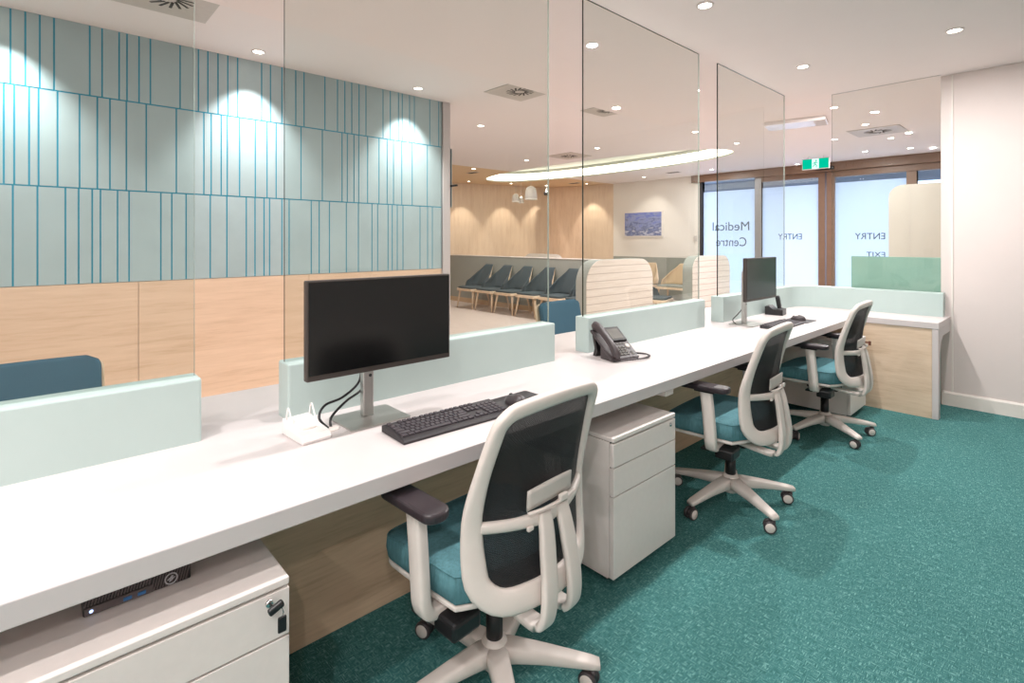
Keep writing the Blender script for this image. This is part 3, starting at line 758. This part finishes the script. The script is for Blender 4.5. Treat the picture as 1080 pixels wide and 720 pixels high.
# ---------------------------------------------------------------- office chair (faces -x)
def chair():
    o = empty('office_chair', (0, 0, 0))
    # seat cushion
    prof = []
    def cushion(z0, z1, grow):
        pts = []
        for x, y in dense(rrect(.47 + grow, .50 + grow, .07, 8)): pts.append((x - .024 - (.02 if x < 0 else 0) * (1 - (y / .26) ** 2), y * (1 - .05 * max(0, x / .24))))
        pts = [(min(x, .178 - 1.35 * y * y), y) for x, y in pts]
        return pts
    mb = MB(); t = bmesh.new(); rings = []
    for z, g in ((.405, -.02), (.412, -.004), (.45, .003), (.476, .0), (.485, -.012), (.489, -.035), (.491, -.1), (.492, -.22)):
        pts = cushion(0, 0, 0); s = 1 + g / .5
        rings.append([t.verts.new((x * s, y * s, z - (.022 * max(0, (-x - .12) / .13) ** 2 if z > .42 else .0) - (.006 * math.exp(-((x * s) / .15) ** 2 - ((y * s) / .15) ** 2) if z > .48 else 0))) for x, y in pts])
    n = len(rings[0])
    for A, B in zip(rings, rings[1:]):
        for k in range(n): t.faces.new((A[k], A[(k + 1) % n], B[(k + 1) % n], B[k]))
    t.faces.new(rings[0][::-1]); t.faces.new(rings[-1])
    bmesh.ops.recalc_face_normals(t, faces=t.faces[:]); mb._add(t, True)
    cu = mb.build('seat', M['seat_fab'], o)
    loop = [(x * .99, y * .99, .4835 - .022 * max(0, (-x - .12) / .13) ** 2) for x, y in cushion(0, 0, 0)]
    MB().tube(loop, .0028, 6, True).build('seam', M['seat_fab'], cu)
    MB().prism([(x * .985, y * .985) for x, y in cushion(0, 0, 0)], .388, .404, .005, 2).prism([(x * .8, y * .8) for x, y in cushion(0, 0, 0)], .372, .388, .004, 2).build('seat_shell', M['plastic'], o)
    MB().box((.0, 0, .345), (.20, .14, .05), .012, 2).box((-.02, .16, .352), (.05, .24, .012), .003).box((-.02, -.2, .352), (.045, .16, .012), .003).build('mechanism', M['black'], o)
    MB().tube([(-.04, .12, .35), (-.04, .24, .345), (-.04, .30, .335)], [.006, .006, .012], 8, flat=.5).build('lever', M['black'], o)
    MB().box((.06, -.2, .335), (.09, .10, .05), .01).build('tension_knob', M['black'], o)
    # back surface
    def xb(z):
        return .222 + .26 * max(0, z - .60) ** 2 + .5 * max(0, .60 - z) ** 2
    def S(u, z): z = z - .35 * u * u * max(0, (z - .7) / .25); return Vector((xb(z) - (.35 + 1.05 * min(1, max(0, (.93 - z) / .28)) ** .8) * u * u, u, z))
    def N(u, z):
        e = 1e-3; a = S(u + e, z) - S(u - e, z); b = S(u, z + e) - S(u, z - e)
        return a.cross(b).normalized()
    Z0, Z1 = .425, .945
    def half(z):     # half width of the back at height z (centre line of frame)
        k = (z - Z0) / (Z1 - Z0)
        return .208 + .020 * math.sin(PI * min(1, max(0, k * .95 + .12))) - .012 * max(0, k - .45)
    outline = []
    rb, rt = .085, .05
    hb, ht = half(Z0 + rb), half(Z1 - rt)
    for k in range(7): a = R(270 + 90 * k / 6); outline.append((hb - rb + rb * math.cos(a), Z0 + rb + rb * math.sin(a)))
    for k in range(1, 12): z = Z0 + rb + (Z1 - rt - Z0 - rb) * k / 12; outline.append((half(z), z))
    for k in range(6): a = R(90 * k / 5); outline.append((ht - rt + rt * math.cos(a), Z1 - rt + rt * math.sin(a)))
    full = dense(outline + [(-u, z) for u, z in outline[::-1]], .022)
    def path(pl, closed, wid, dep):
        pts, fr = [], []; m = len(pl)
        for i, (u, z) in enumerate(pl):
            a = pl[(i - 1) % m] if closed or i else pl[i]; b = pl[(i + 1) % m] if closed or i < m - 1 else pl[i]
            T = (S(*b) - S(*a)).normalized(); nn = N(u, z); side = T.cross(nn).normalized()
            w_ = wid(u, z) if callable(wid) else wid; d_ = dep(u, z) if callable(dep) else dep
            pts.append(S(u, z)); fr.append((side, nn, w_, d_))
        return pts, fr
    wid = lambda u, z: .0205 + .0135 * min(1, max(0, (.78 - z) / .26))
    mb = MB(); p, fr = path(full, True, wid, .0145); mb.sweep(p, fr, True, 14, 3.0)
    # cross bar, dipping to the spine
    bar = [(-half(.64) + .0 + (2 * half(.64)) * k / 16, .628 - .012 * math.cos((k / 16 - .5) * PI)) for k in range(17)]
    p, fr = path(bar, False, lambda u, z: .0155 + .006 * max(0, 1 - abs(u) / .12), .0115); p = [q + N(*b) * (0.006 * math.sin(PI * k / 16)) * (1 if N(*b).x > 0 else -1) for k, (q, b) in enumerate(zip(p, bar))]
    mb.sweep(p, fr, False, 12, 2.6)
    mb.build('back_frame', M['plastic'], o)
    # mesh
    def mf(u, v):
        z = Z0 + .004 + (Z1 - Z0 - .008) * v
        kz = 1.
        if z < Z0 + rb: kz = (hb - rb + math.sqrt(max(0, rb ** 2 - (Z0 + rb - z) ** 2))) / half(z)
        if z > Z1 - rt: kz = (ht - rt + math.sqrt(max(0, rt ** 2 - (z - Z1 + rt) ** 2))) / half(z)
        w_ = half(z) * kz
        q = S((2 * u - 1) * w_, z); q.x -= .004; return q
    MB().grid(mf, 16, 26, .0015).build('back_mesh', M['mesh'], o)
    # lumbar pad
    def lf(u, v):
        uu = (2 * u - 1) * .095; q = S(uu, .648 + .055 * v + .010 * (1 - (2 * u - 1) ** 2)); q.x += .014; return q
    lp = MB().grid(lf, 14, 4, .005).build('lumbar_pad', M['grille'], o)
    MB().tube([S(u, .648) + Vector((.024, 0, 0)) for u in (-.10, -.05, 0, .05, .10)], .006, 8, flat=.5).box(S(.03, .655) + Vector((.026, 0, 0)), (.012, .035, .02), .004).box(S(-.09, .605) + Vector((.02, 0, 0)), (.01, .022, .012), .003).build('lumbar_strap', M['plastic'], lp)
    # spine: two prongs
    for sgn in (-1, 1):
        q = bez([(.234, sgn * .036, .632), (.246, sgn * .040, .585), (.258, sgn * .047, .51), (.268, sgn * .053, .43), (.262, sgn * .057, .36), (.232, sgn * .058, .333), (.15, sgn * .058, .338), (.06, sgn * .056, .350)], 5)
        MB().tube(q, [.0225 + .004 * min(1, k / 8) for k in range(len(q))], 14, flat=.42, up=(1, 0, .3), power=4.5).build('spine_prong', M['plastic'], o)
    # arms
    for sgn in (-1, 1):
        yq = sgn * .288
        a = MB()
        q = bez([(.0, sgn * .12, .362), (.005, sgn * .2, .358), (.01, sgn * .262, .364), (.012, sgn * .284, .392), (.010, yq, .44), (.0, yq, .55), (-.012, yq, .652)], 6)
        a.tube(q, [.019] * len(q), 14, flat=1.5, up=(1, 0, 0.01), power=4)
        ao = a.build('armrest', M['plastic'], o)
        MB().prism(rrect(.25, .082, .036, 6, -.02, yq), .648, .676, .009, 3).build('arm_pad', M['mauve'], ao)
        MB().box((-.012, yq, .644), (.10, .05, .012), .003).build('pad_bracket', M['black'], ao)
    # column, base, castors
    MB().lathe([(0, .12), (.026, .12), (.026, .25), (.017, .25), (.017, .335), (0, .335)], (0, 0, 0), 20).build('gas_column', M['black'], o)
    return o
def chair_base(o, rz):
    b = MB().lathe([(0, .055), (.03, .055), (.04, .065), (.042, .13), (.034, .15), (0, .15)], (0, 0, 0), 24)
    Rr = .305
    for k in range(5):
        a = rz + k * 2 * PI / 5; d = Vector((math.cos(a), math.sin(a), 0)); s = Vector((-d.y, d.x, 0)); up = Vector((0, 0, 1))
        pts, fr = [], []
        for (r, z, w, h) in ((.02, .108, .036, .030), (.07, .108, .033, .026), (.16, .100, .028, .02), (.25, .088, .0245, .015), (.30, .081, .023, .012), (.325, .077, .019, .010)):
            pts.append(d * r + up * z); fr.append((s, up, w, h))
        b.sweep(pts, fr, False, 14, 4.5)
    bo = b.build('star_base', M['plastic'], o)
    for k in range(5):
        a = rz + k * 2 * PI / 5; d = Vector((math.cos(a), math.sin(a), 0)); p = d * Rr
        rot = random.uniform(0, 2 * PI); e = Vector((math.cos(rot), math.sin(rot), 0)); c = p + e * .014
        rm = Matrix.Rotation(rot, 4, 'Z') @ Matrix.Rotation(PI / 2, 4, 'X')
        mb = MB().mat(0).lathe([(0, .030), (.012, .030), (.012, .062), (0, .062)], (p.x, p.y, .0), 10)
        mb.lathe([(.0, -.006), (.024, -.006), (.024, .006), (0, .006)], (c.x, c.y, .029), 18, rm)
        for sg in (-1, 1):
            off = Vector((-math.sin(rot), math.cos(rot), 0)) * sg * .0155
            mb.mat(0).lathe([(.0, -.008), (.024, -.008), (.0285, -.005), (.0285, .005), (.024, .008), (0, .008)], (c.x + off.x, c.y + off.y, .0287), 20, rm)
            mb.mat(1).lathe([(.0, -.0092), (.021, -.0092), (.0225, -.007), (.0225, .007), (.021, .0092), (0, .0092)], (c.x + off.x, c.y + off.y, .0287), 18, rm)
        mb.build('castor', [M['phone'], M['plastic']], bo)
ch = chair()
chairs = [ch] + [copy_tree(ch) for _ in range(2)]
for c, (x, y, rz, br, lab) in zip(chairs, (
        (-1.235, 1.06, 3.5, 44, 'white office chair with black mesh back and teal seat, nearest to the viewer'),
        (-1.255, 2.72, 4.2, 44, 'white office chair with teal seat, middle of the three, right of the pedestal'),
        (-1.25, 4.20, 1.0, 36, 'white office chair with teal seat tucked in at the far corner of the counter'))):
    c.location = (x, y, 0); c.rotation_euler = (0, 0, R(rz)); tag(c, lab, 'chair', 'office chairs along the counter')
    chair_base(c, R(br - rz))

# ---------------------------------------------------------------- waiting room chairs (face -y)
def shell_chair(fab, backh=.88, w=.54, kind='waiting_chair'):
    o = empty(kind, (0, 0, 0))
    seat = MB().prism([(x, y - .02) for x, y in rrect(w - .06, .48, .06, 5)], .405, .44, .012, 3).build('seat', fab, o)
    MB().prism([(x, y - .02) for x, y in rrect(w - .02, .51, .05, 5)], .355, .404, .006, 2).build('seat_frame', M['wood_leg'], o)
    # wrap-round back: a = -1..1 across, low arms at the ends
    def prof(u):
        a = 2 * u - 1; s = abs(a)
        x = (w / 2) * math.copysign(min(1, 1.45 * s) ** .9 if s < .69 else 1, a)
        k = max(0, (s - .45) / .55); y = .235 - .24 * k ** 1.2
        top = backh if s < .5 else backh - (backh - .56) * min(1, (s - .5) / .42) ** .85
        if s > .92: top = .56 - .02 * (s - .92) / .08
        return x, y, top
    def bk(off, inset):
        def f(u, v):
            u2 = .5 + (u - .5) * (1 - inset); x, y, top = prof(u2)
            z = .43 + (top - inset * .15 - .43) * v; lean = .20 * ((z - .43) / .45) ** 1.1
            return Vector((x * (1 - .42 * max(0, (z - .52) / .36) - off * 2.5), y + lean - off * 1.0, z))
        return f
    MB().grid(bk(-.006, .16), 36, 10, .012).build('shell', M['wood_leg'], o)
    MB().grid(bk(.018, .0), 36, 10, .018).build('back_upholstery', fab, o)
    for sx in (-1, 1):
        for (y0, y1) in ((-.20, -.245), (.16, .235)):
            MB().tube([(sx * (w / 2 - .06), y0, .356), (sx * (w / 2 - .015), y1, .0)], [.021, .013], 10).build('leg', M['wood_leg'], o)
    return o
wc = shell_chair(M['teal_fab'])
row = ['dark teal waiting chair at the far left of the row along the low sage wall', 'dark teal waiting chair, second from the left along the low sage wall',
       'dark teal waiting chair, third from the left along the low sage wall', 'dark teal waiting chair, fourth from the left, crossed by a glass edge',
       'dark teal waiting chair, fifth from the left, seen in the gap between glass panes', 'dark teal waiting chair at the right end of the row, half behind the plank divider']
for i, lab in enumerate(row):
    c = wc if i == 0 else copy_tree(wc)
    c.location = (-8.52 + .59 * i, 6.76, 0); tag(c, lab, 'chair', 'waiting chairs along the low wall')
c = copy_tree(wc); c.location = (-4.9, 7.75, 0); c.rotation_euler = (0, 0, R(105)); tag(c, 'dark teal waiting chair seen in the gap between the two plank dividers', 'chair', 'waiting chairs along the low wall')
tc = shell_chair(M['tan_fab'], .88, .74, 'lounge_chair')
for i, ch_ in enumerate(kids(tc)):
    if ch_.name.startswith('seat') and 'frame' not in ch_.name: ch_.data.materials[0] = M['sage']
tc.location = (-5.82, 10.1, 0); tag(tc, 'tan tub chair with grey seat seen in the gap left of the right plank divider', 'chair', 'tan tub chairs')
c = copy_tree(tc); c.location = (-6.74, 10.1, 0); tag(c, 'tan tub chair mostly hidden behind the left plank divider', 'chair', 'tan tub chairs')
# blue chairs at the customer side (face +x)
def blue_chair(kind='visitor_chair'):
    o = empty(kind, (0, 0, 0))
    MB().prism([(x, y) for x, y in rrect(.47, .47, .05, 5)], .41, .465, .015, 3).build('seat', M['blue_fab'], o)
    MB().prism([(x, y) for x, y in rrect(.48, .49, .05, 5)], .38, .409, .006, 2).build('seat_frame', M['wood_leg'], o)
    def slab(th, w, off, h0, h1, r):
        def lean(v): v.co.x += -.16 * (v.co.z - .45) - .10 * (v.co.y) ** 2 * -1
        mb = MB(); t = bmesh.new()
        return mb
    def f(w, h0, h1, x0):
        def g(u, v):
            y = (2 * u - 1) * w / 2; z = h0 + (h1 - h0) * v
            r = .05; zz = max(0, z - (h1 - r)); lim = w / 2 - r + math.sqrt(max(0, r * r - zz * zz)); y = max(-lim, min(lim, y))
            return Vector((x0 - .20 * (z - .45) + .42 * y * y, y, z))
        return g
    MB().grid(f(.475, .44, .868, -.205), 24, 22, .035).build('back_upholstery', M['blue_fab'], o)
    MB().grid(f(.50, .40, .852, -.246), 24, 22, .014).build('shell', M['wood_leg'], o)
    MB().lathe([(0, 0), (.016, 0), (.014, .006), (0, .008)], (-.262, .05, .70), 16, Matrix.Rotation(R(78), 4, 'Y')).build('button', M['black'], o)
    for sx in (-1, 1):
        for sy in (-1, 1):
            MB().tube([(sx * .18, sy * .18, .381), (sx * .22, sy * .22, 0)], [.021, .013], 10).build('leg', M['wood_leg'], o)
    return o
bc = blue_chair(); bc.location = (-2.72, -.005, 0); tag(bc, 'blue visitor chair at the far left edge, behind the leftmost glass pane', 'chair', 'blue visitor chairs at the counter')
c = copy_tree(bc); c.location = (-2.72, 3.265, 0); tag(c, 'blue visitor chair seen in the gap between the second and third mint screens', 'chair', 'blue visitor chairs at the counter')

# low wall behind the row, dividers
lw = empty('low_wall', (-7.8, 7.2, 0), 0, 'long low sage grey wall with a white cap behind the waiting chairs', 'low wall')
MB().b2((-3.0, 0, 0), (2.5, .10, 1.04)).build('panel', M['sage'], lw); MB().b2((-3.01, -.008, 1.04), (2.51, .108, 1.056), .003).build('cap', M['trim'], lw)
MB().b2((-3.0, -.012, 0), (2.5, -.0005, .10)).build('skirting', M['tan_fab'], lw)
def divider(name, loc, L, h, r, label, face, edge, axis='y', th=.12, group=None):
    o = empty(name, loc, 0 if axis == 'y' else -PI / 2, label, 'divider', group)
    pts = [(-L / 2, 0), (L / 2, 0), (L / 2, h - r)] + [(L / 2 - r + r * math.cos(a), h - r + r * math.sin(a)) for a in [PI / 2 * k / 10 for k in range(1, 11)]]
    pts += [(-L / 2 + r - r * math.sin(a), h - r + r * math.cos(a)) for a in [PI / 2 * k / 10 for k in range(0, 11)]]
    MB().prism(pts, -th / 2, th / 2 - .012, mat=YZ).build('core', edge, o)
    MB().prism(pts, th / 2 - .0118, th / 2, mat=YZ).build('face_panel', face, o)
    return o
XD = -4.2
ya, yb = yatX(617, XD), yatX(686.5, XD)
divider('plank_divider', (XD - .06, (ya + yb) / 2, 0), yb - ya, 1.128, .30, 'pale plank faced divider with rounded top, left of the pair in the waiting room', M['plank'], M['sage'], th=.18, group='plank dividers')
ya, yb = yatX(729, XD), yatX(768, XD)
divider('plank_divider', (XD - .06, (ya + yb) / 2, 0), yb - ya, 1.128, .24, 'pale plank faced divider with rounded top, right of the pair, against the entry glazing', M['plank'], M['sage'], th=.18, group='plank dividers')
cp = divider('cream_partition', (-.86, 8.55, 0), 1.80, 2.12, .16, 'tall cream partition with a rounded top corner near the entry, beside the right wall', M['beige'], M['beige'], 'x', .1)
MB().b2((.051, -.673, .02), (.0525, -.668, 2.1)).build('joint', M['grille'], cp)
o = divider('bench_end', (-8.9, 9.2, 0), 1.3, 1.06, .25, 'white rounded bench end showing above the low wall', M['paint_white'], M['paint_white'], 'x', .08)

# picture
pf = empty('sea_picture', (-7.27, YE, 1.47), 0, 'framed blue seascape on the white wall', 'picture')
MB().b2((-.55, -.035, 0), (.55, -.001, .63), .003).build('frame', M['trim'], pf)
pp = MB().b2((-.52, -.002, -.285), (.52, .0, .285)).build('print', M['sea'], pf, (0, -.0355, .315))
o = MB().b2((-.035, -.03, -.06), (.035, -.001, .06), .006).build('wall_switch', M['grille'], None, (-5.90, YE, 1.43)); tag(o, 'small grey switch on the white wall beside the entry glazing', 'switch')

# pendants
def pendant(x, y, z, d, label):
    o = empty('pendant_lamp', (x, y, z), 0, label, 'pendant lamp', 'bell pendant lamps in the oak corner')
    r = d / 2; h = d * 1.08
    MB().lathe([(r * .93, .0), (r, .0), (r * .98, h * .25), (r * .92, h * .55), (r * .78, h * .8), (r * .5, h * .95), (r * .12, h), (r * .1, h * .98), (r * .48, h * .91), (r * .75, h * .76), (r * .88, h * .52), (r * .92, h * .25)], (0, 0, 0), 28, ring=True).build('shade', M['grille'], o)
    MB().lathe([(r * .94, -.005), (r * 1.02, -.005), (r * 1.02, .02), (r * .94, .02)], (0, 0, 0), 28, ring=True).build('rim', M['paint_white'], o)
    MB().tube([(0, 0, h), (0, 0, ZW - z + (.34 if abs(x - OC[0]) < 2.8 and abs(y - OC[1]) < .85 else -.02))], .004, 6).build('cord', M['grille'], o)
    MB().lathe([(0, .08), (.02, .08), (.05, .11), (.05, .13), (0, .18)], (0, 0, -.02), 14).build('bulb', M['lens'], o)
def place_px(px, py, d):
    l = (px - 540) / F * d; return (cT * l - sT * d, sT * l + cT * d, H - (py - HY) * d / F)
for px, py, d, dia, lab in ((560, 210.2, 11.5, .27, 'white bell pendant lamp, the largest and rightmost of the three'), (544, 212.8, 12.3, .175, 'white bell pendant lamp, leftmost of the three'), (549.8, 214, 13.0, .13, 'white bell pendant lamp, the small lowest one in the middle')):
    pendant(*place_px(px, py, d), dia, lab)
x, y, z = place_px(576.2, 201.5, 13.9)
o = empty('security_camera', (x, y, ZW - .0005), 0, 'small black and white security camera in the oak corner', 'camera')
MB().lathe([(0, -.0), (.05, -.0), (.05, -.03), (.03, -.04), (0, -.04)], (0, 0, -.0005)).tube([(0, 0, -.04), (0, 0, -.16)], .02).build('mount', M['white_ped'], o)
MB().lathe([(0, -.06), (.055, -.06), (.07, -.02), (.06, .03), (0, .05)], (0, 0, -.19)).build('lens_housing', M['black'], o)
o = MB().box((0, 0, 0), (.16, .03, .02), .004).build('wall_bracket', M['black'], None, (XT + .03, 3.297, 1.96))
tag(o, 'thin black bracket on the end of the clad wall', 'bracket')

# ---------------------------------------------------------------- ceiling fittings
def vent(loc, rz, w, label, group='square ceiling air vents', dark=False):
    o = empty('ceiling_vent', loc, rz, label, 'air vent', group)
    MB().b2((-w / 2, -w / 2, -.008), (w / 2, w / 2, -.0005), .002).build('plate', M['grille'], o)
    mb = MB(); n = 16
    for k in range(n):
        a = 2 * PI * k / n; r0, r1 = w * .10, w * .27; b = a + .5
        mb.tube([(r0 * math.cos(a), r0 * math.sin(a), -.0088), (r1 * math.cos(b), r1 * math.sin(b), -.0088)], .010 * w / .6, 6, flat=.1)
    mb.build('swirl_slots', M['gap'], o); return o
vent((-3.72, .60, ZW), 0, .52, 'square air vent at the top left, above the clad wall')
vent((-3.72, 3.52, ZW), 0, .5, 'square air vent above the end of the clad wall')
vent((-3.60, 4.75, ZW), 0, .42, 'square air vent seen at the top of the pane behind the phone')
vent((-5.97, 6.82, ZW), 0, .56, 'square air vent in front of the oval cove light')
vent((-1.84, 8.31, ZW), 0, .58, 'large swirl air vent seen through the glass pane of the return')
def slot_vent(loc, label, w=.3, d=.14):
    o = empty('slot_vent', loc, 0, label, 'air vent')
    MB().b2((-w / 2, -d / 2, -.008), (w / 2, d / 2, -.0005), .002).build('frame', M['grille'], o)
    MB().b2((-w / 2 + .02, -d / 2 + .02, -.0105), (w / 2 - .02, d / 2 - .02, -.0082)).build('opening', M['gap'], o)
slot_vent((-8.84, 6.97, ZW), 'small dark vent left of the oval cove light')
slot_vent((-5.9, 10.1, ZW), 'small dark vent in front of the white picture wall')
slot_vent((-8.69, 10.13, ZW), 'small dark vent in the oak toned ceiling corner')
o = empty('ceiling_cassette', (-2.38, 6.93, ZW), R(12), 'pale rectangular air conditioning panel in the ceiling left of the return pane', 'air conditioner')
MB().b2((-.33, -.19, -.045), (.33, .19, -.0005), .01).build('cover', M['acrylic'], o)
MB().b2((.20, -.18, -.048), (.32, .18, -.0452), .001).build('louvre', M['grille'], o)

LAMPS = []
def downlight(x, y, z, label, group, power, r=.045, cone=160, blend=1., warm=(1., .98, .965), aim=None, lensr=None):
    o = empty('downlight', (x, y, z), 0, label, 'ceiling light', group)
    MB().lathe([(r * .82, -.0006), (r * 1.12, -.0006), (r * 1.10, -.004), (r * .85, -.006), (r * .82, -.004)], (0, 0, 0), 24, ring=True).build('ring', M['white_ped'], o)
    MB().lathe([(0, -.0008), (r * .82, -.0008), (r * .82, -.003), (0, -.003)], (0, 0, 0), 20).build('lens', M['lens'], o)
    if power:
        if aim is None:
            li = bpy.data.lights.new('lamp', 'AREA'); li.shape = 'DISK'; li.size = r * 1.6; li.energy = power * .27
        else:
            li = bpy.data.lights.new('lamp', 'SPOT'); li.energy = power; li.spot_size = R(cone); li.spot_blend = blend; li.shadow_soft_size = .02
        li.color = warm
        lo = bpy.data.objects.new('lamp', li); COL.objects.link(lo); lo.parent = o; lo.location = (0, 0, -.008)
        if aim is not None:
            lo.rotation_euler = Vector((aim[0] - x, aim[1] - y, aim[2] - z)).to_track_quat('-Z', 'Y').to_euler()
    return o
W_REC = 112.
GR = 'recessed downlights over the staff area'
for x, y, lab in ((-1.50, 2.92, 'downlight at the top edge, above the middle office chair'), (-1.50, 4.52, 'downlight above the far office chair, left of the return pane'),
                  (-.567, 4.48, 'downlight near the right wall, rightmost in the ceiling'),
                  (-1.50, 1.32, 'downlight above the near office chair, out of frame'), (-1.5, -.28, 'added downlight above the near pedestal, out of frame'),  # the one above the pedestal is unseen, added for brightness
                  (-.567, -.75, 'added downlight behind the camera to the left, out of frame'), (.40, -.75, 'added downlight behind the camera, out of frame'), (1.4, -.75, 'added downlight behind the camera to the right, out of frame'),  # lamps behind the camera are unseen, added to brighten the staff area
                  (-.567, -1.7, 'added downlight by the back wall to the left, out of frame'), (1.4, -1.7, 'added downlight by the back wall to the right, out of frame')):
    downlight(x, y, ZC, lab, GR, W_REC * (.78 if y < 2 and x < -1 else .7 if y < 0 else 1.05))
GW = 'wall washing downlights over the clad wall'
for y, lab in ((2.735, 'wall washer downlight near the end of the clad wall'), (1.294, 'wall washer downlight above the middle of the clad wall'), (-.147, 'wall washer downlight at the left end of the clad wall, out of frame'), (-1.6, 'wall washer downlight far left, out of frame')):
    downlight(XT + .25, y, ZW, lab, GW, 150., .045, 84, .8, (1., .98, .95), aim=(XT + .12, y, 1.8))
GF = 'downlights in the waiting room ceiling'
for x, y, lab in ((-5.17, 4.21, 'downlight nearest the clad wall in the waiting room ceiling'), (-6.82, 6.62, 'downlight left in front of the oval cove light'), (-5.17, 6.57, 'downlight in the middle in front of the oval cove light'),
                  (-3.51, 6.56, 'downlight beside the right edge of the third glass pane'), (-3.50, 7.79, 'downlight just right of the oval cove light tip'), (-1.84, 6.49, 'first downlight in the ceiling row over the return pane'),
                  (-1.84, 7.72, 'downlight in front of the large swirl vent'), 
                  (-1.84, 9.01, 'downlight behind the large swirl vent'), (-1.83, 10.2, 'downlight near the entry header behind the return pane'),
                  (-2.40, 10.05, 'downlight before the header at the right entry window'), (-2.41, 8.52, 'downlight at the left edge of the return pane'), (-5.13, 10.27, 'downlight before the left entry window'),
                  (-6.77, 10.32, 'downlight before the sea picture'), (-3.67, 10.76, 'downlight left of the exit sign'), (-8.34, 6.60, 'downlight above the left end of the row of waiting chairs')):
    main = (x, y) in ((-5.17, 4.21), (-6.82, 6.62), (-5.17, 6.57), (-3.51, 6.56), (-3.50, 7.79), (-1.84, 6.49), (-1.84, 7.72), (-1.84, 9.01), (-2.40, 10.05), (-5.13, 10.27), (-8.34, 6.60))
    if 'sea picture' in lab: downlight(x, y, ZW, lab, GF, 40., .04, 80, .6, (1, .93, .85), aim=(x - .3, YE, 1.3))
    else: downlight(x, y, ZW, lab, GF, 100. if main else 0, .045)
for x, y, ax, ay, lab in ((-10.17, 7.9, -.29, .09, 'wall washer at the left end of the oak wall'), (-9.83, 9.0, -.32, .1, 'wall washer above the brightest scallop of the oak wall'), (-9.55, 10.0, -.36, .12, 'wall washer in the oak corner'), (-8.55, 10.45, -.1, .36, 'wall washer near the white picture wall')):
    downlight(x, y, ZW, lab, 'wall washers along the oak wall', 75., .04, 62, .5, (1, .89, .77), aim=(x + ax, y + ay, 1.55))

# ---------------------------------------------------------------- world + view
wd = bpy.data.worlds.new('daylight'); SC.world = wd; wd.use_nodes = True
bg = wd.node_tree.nodes['Background']; bg.inputs['Color'].default_value = lin((206, 224, 255)); bg.inputs['Strength'].default_value = 4.4
SC.view_settings.view_transform = 'Standard'; SC.view_settings.look = 'None'
SC.view_settings.exposure = -0.1; SC.view_settings.gamma = 1.0; SC.view_settings.use_curve_mapping = False
SC.cycles.use_denoising = True
SC.cycles.max_bounces = 10; SC.cycles.transparent_max_bounces = 16; SC.cycles.diffuse_bounces = 5
SC.cycles.sample_clamp_indirect = 6.0
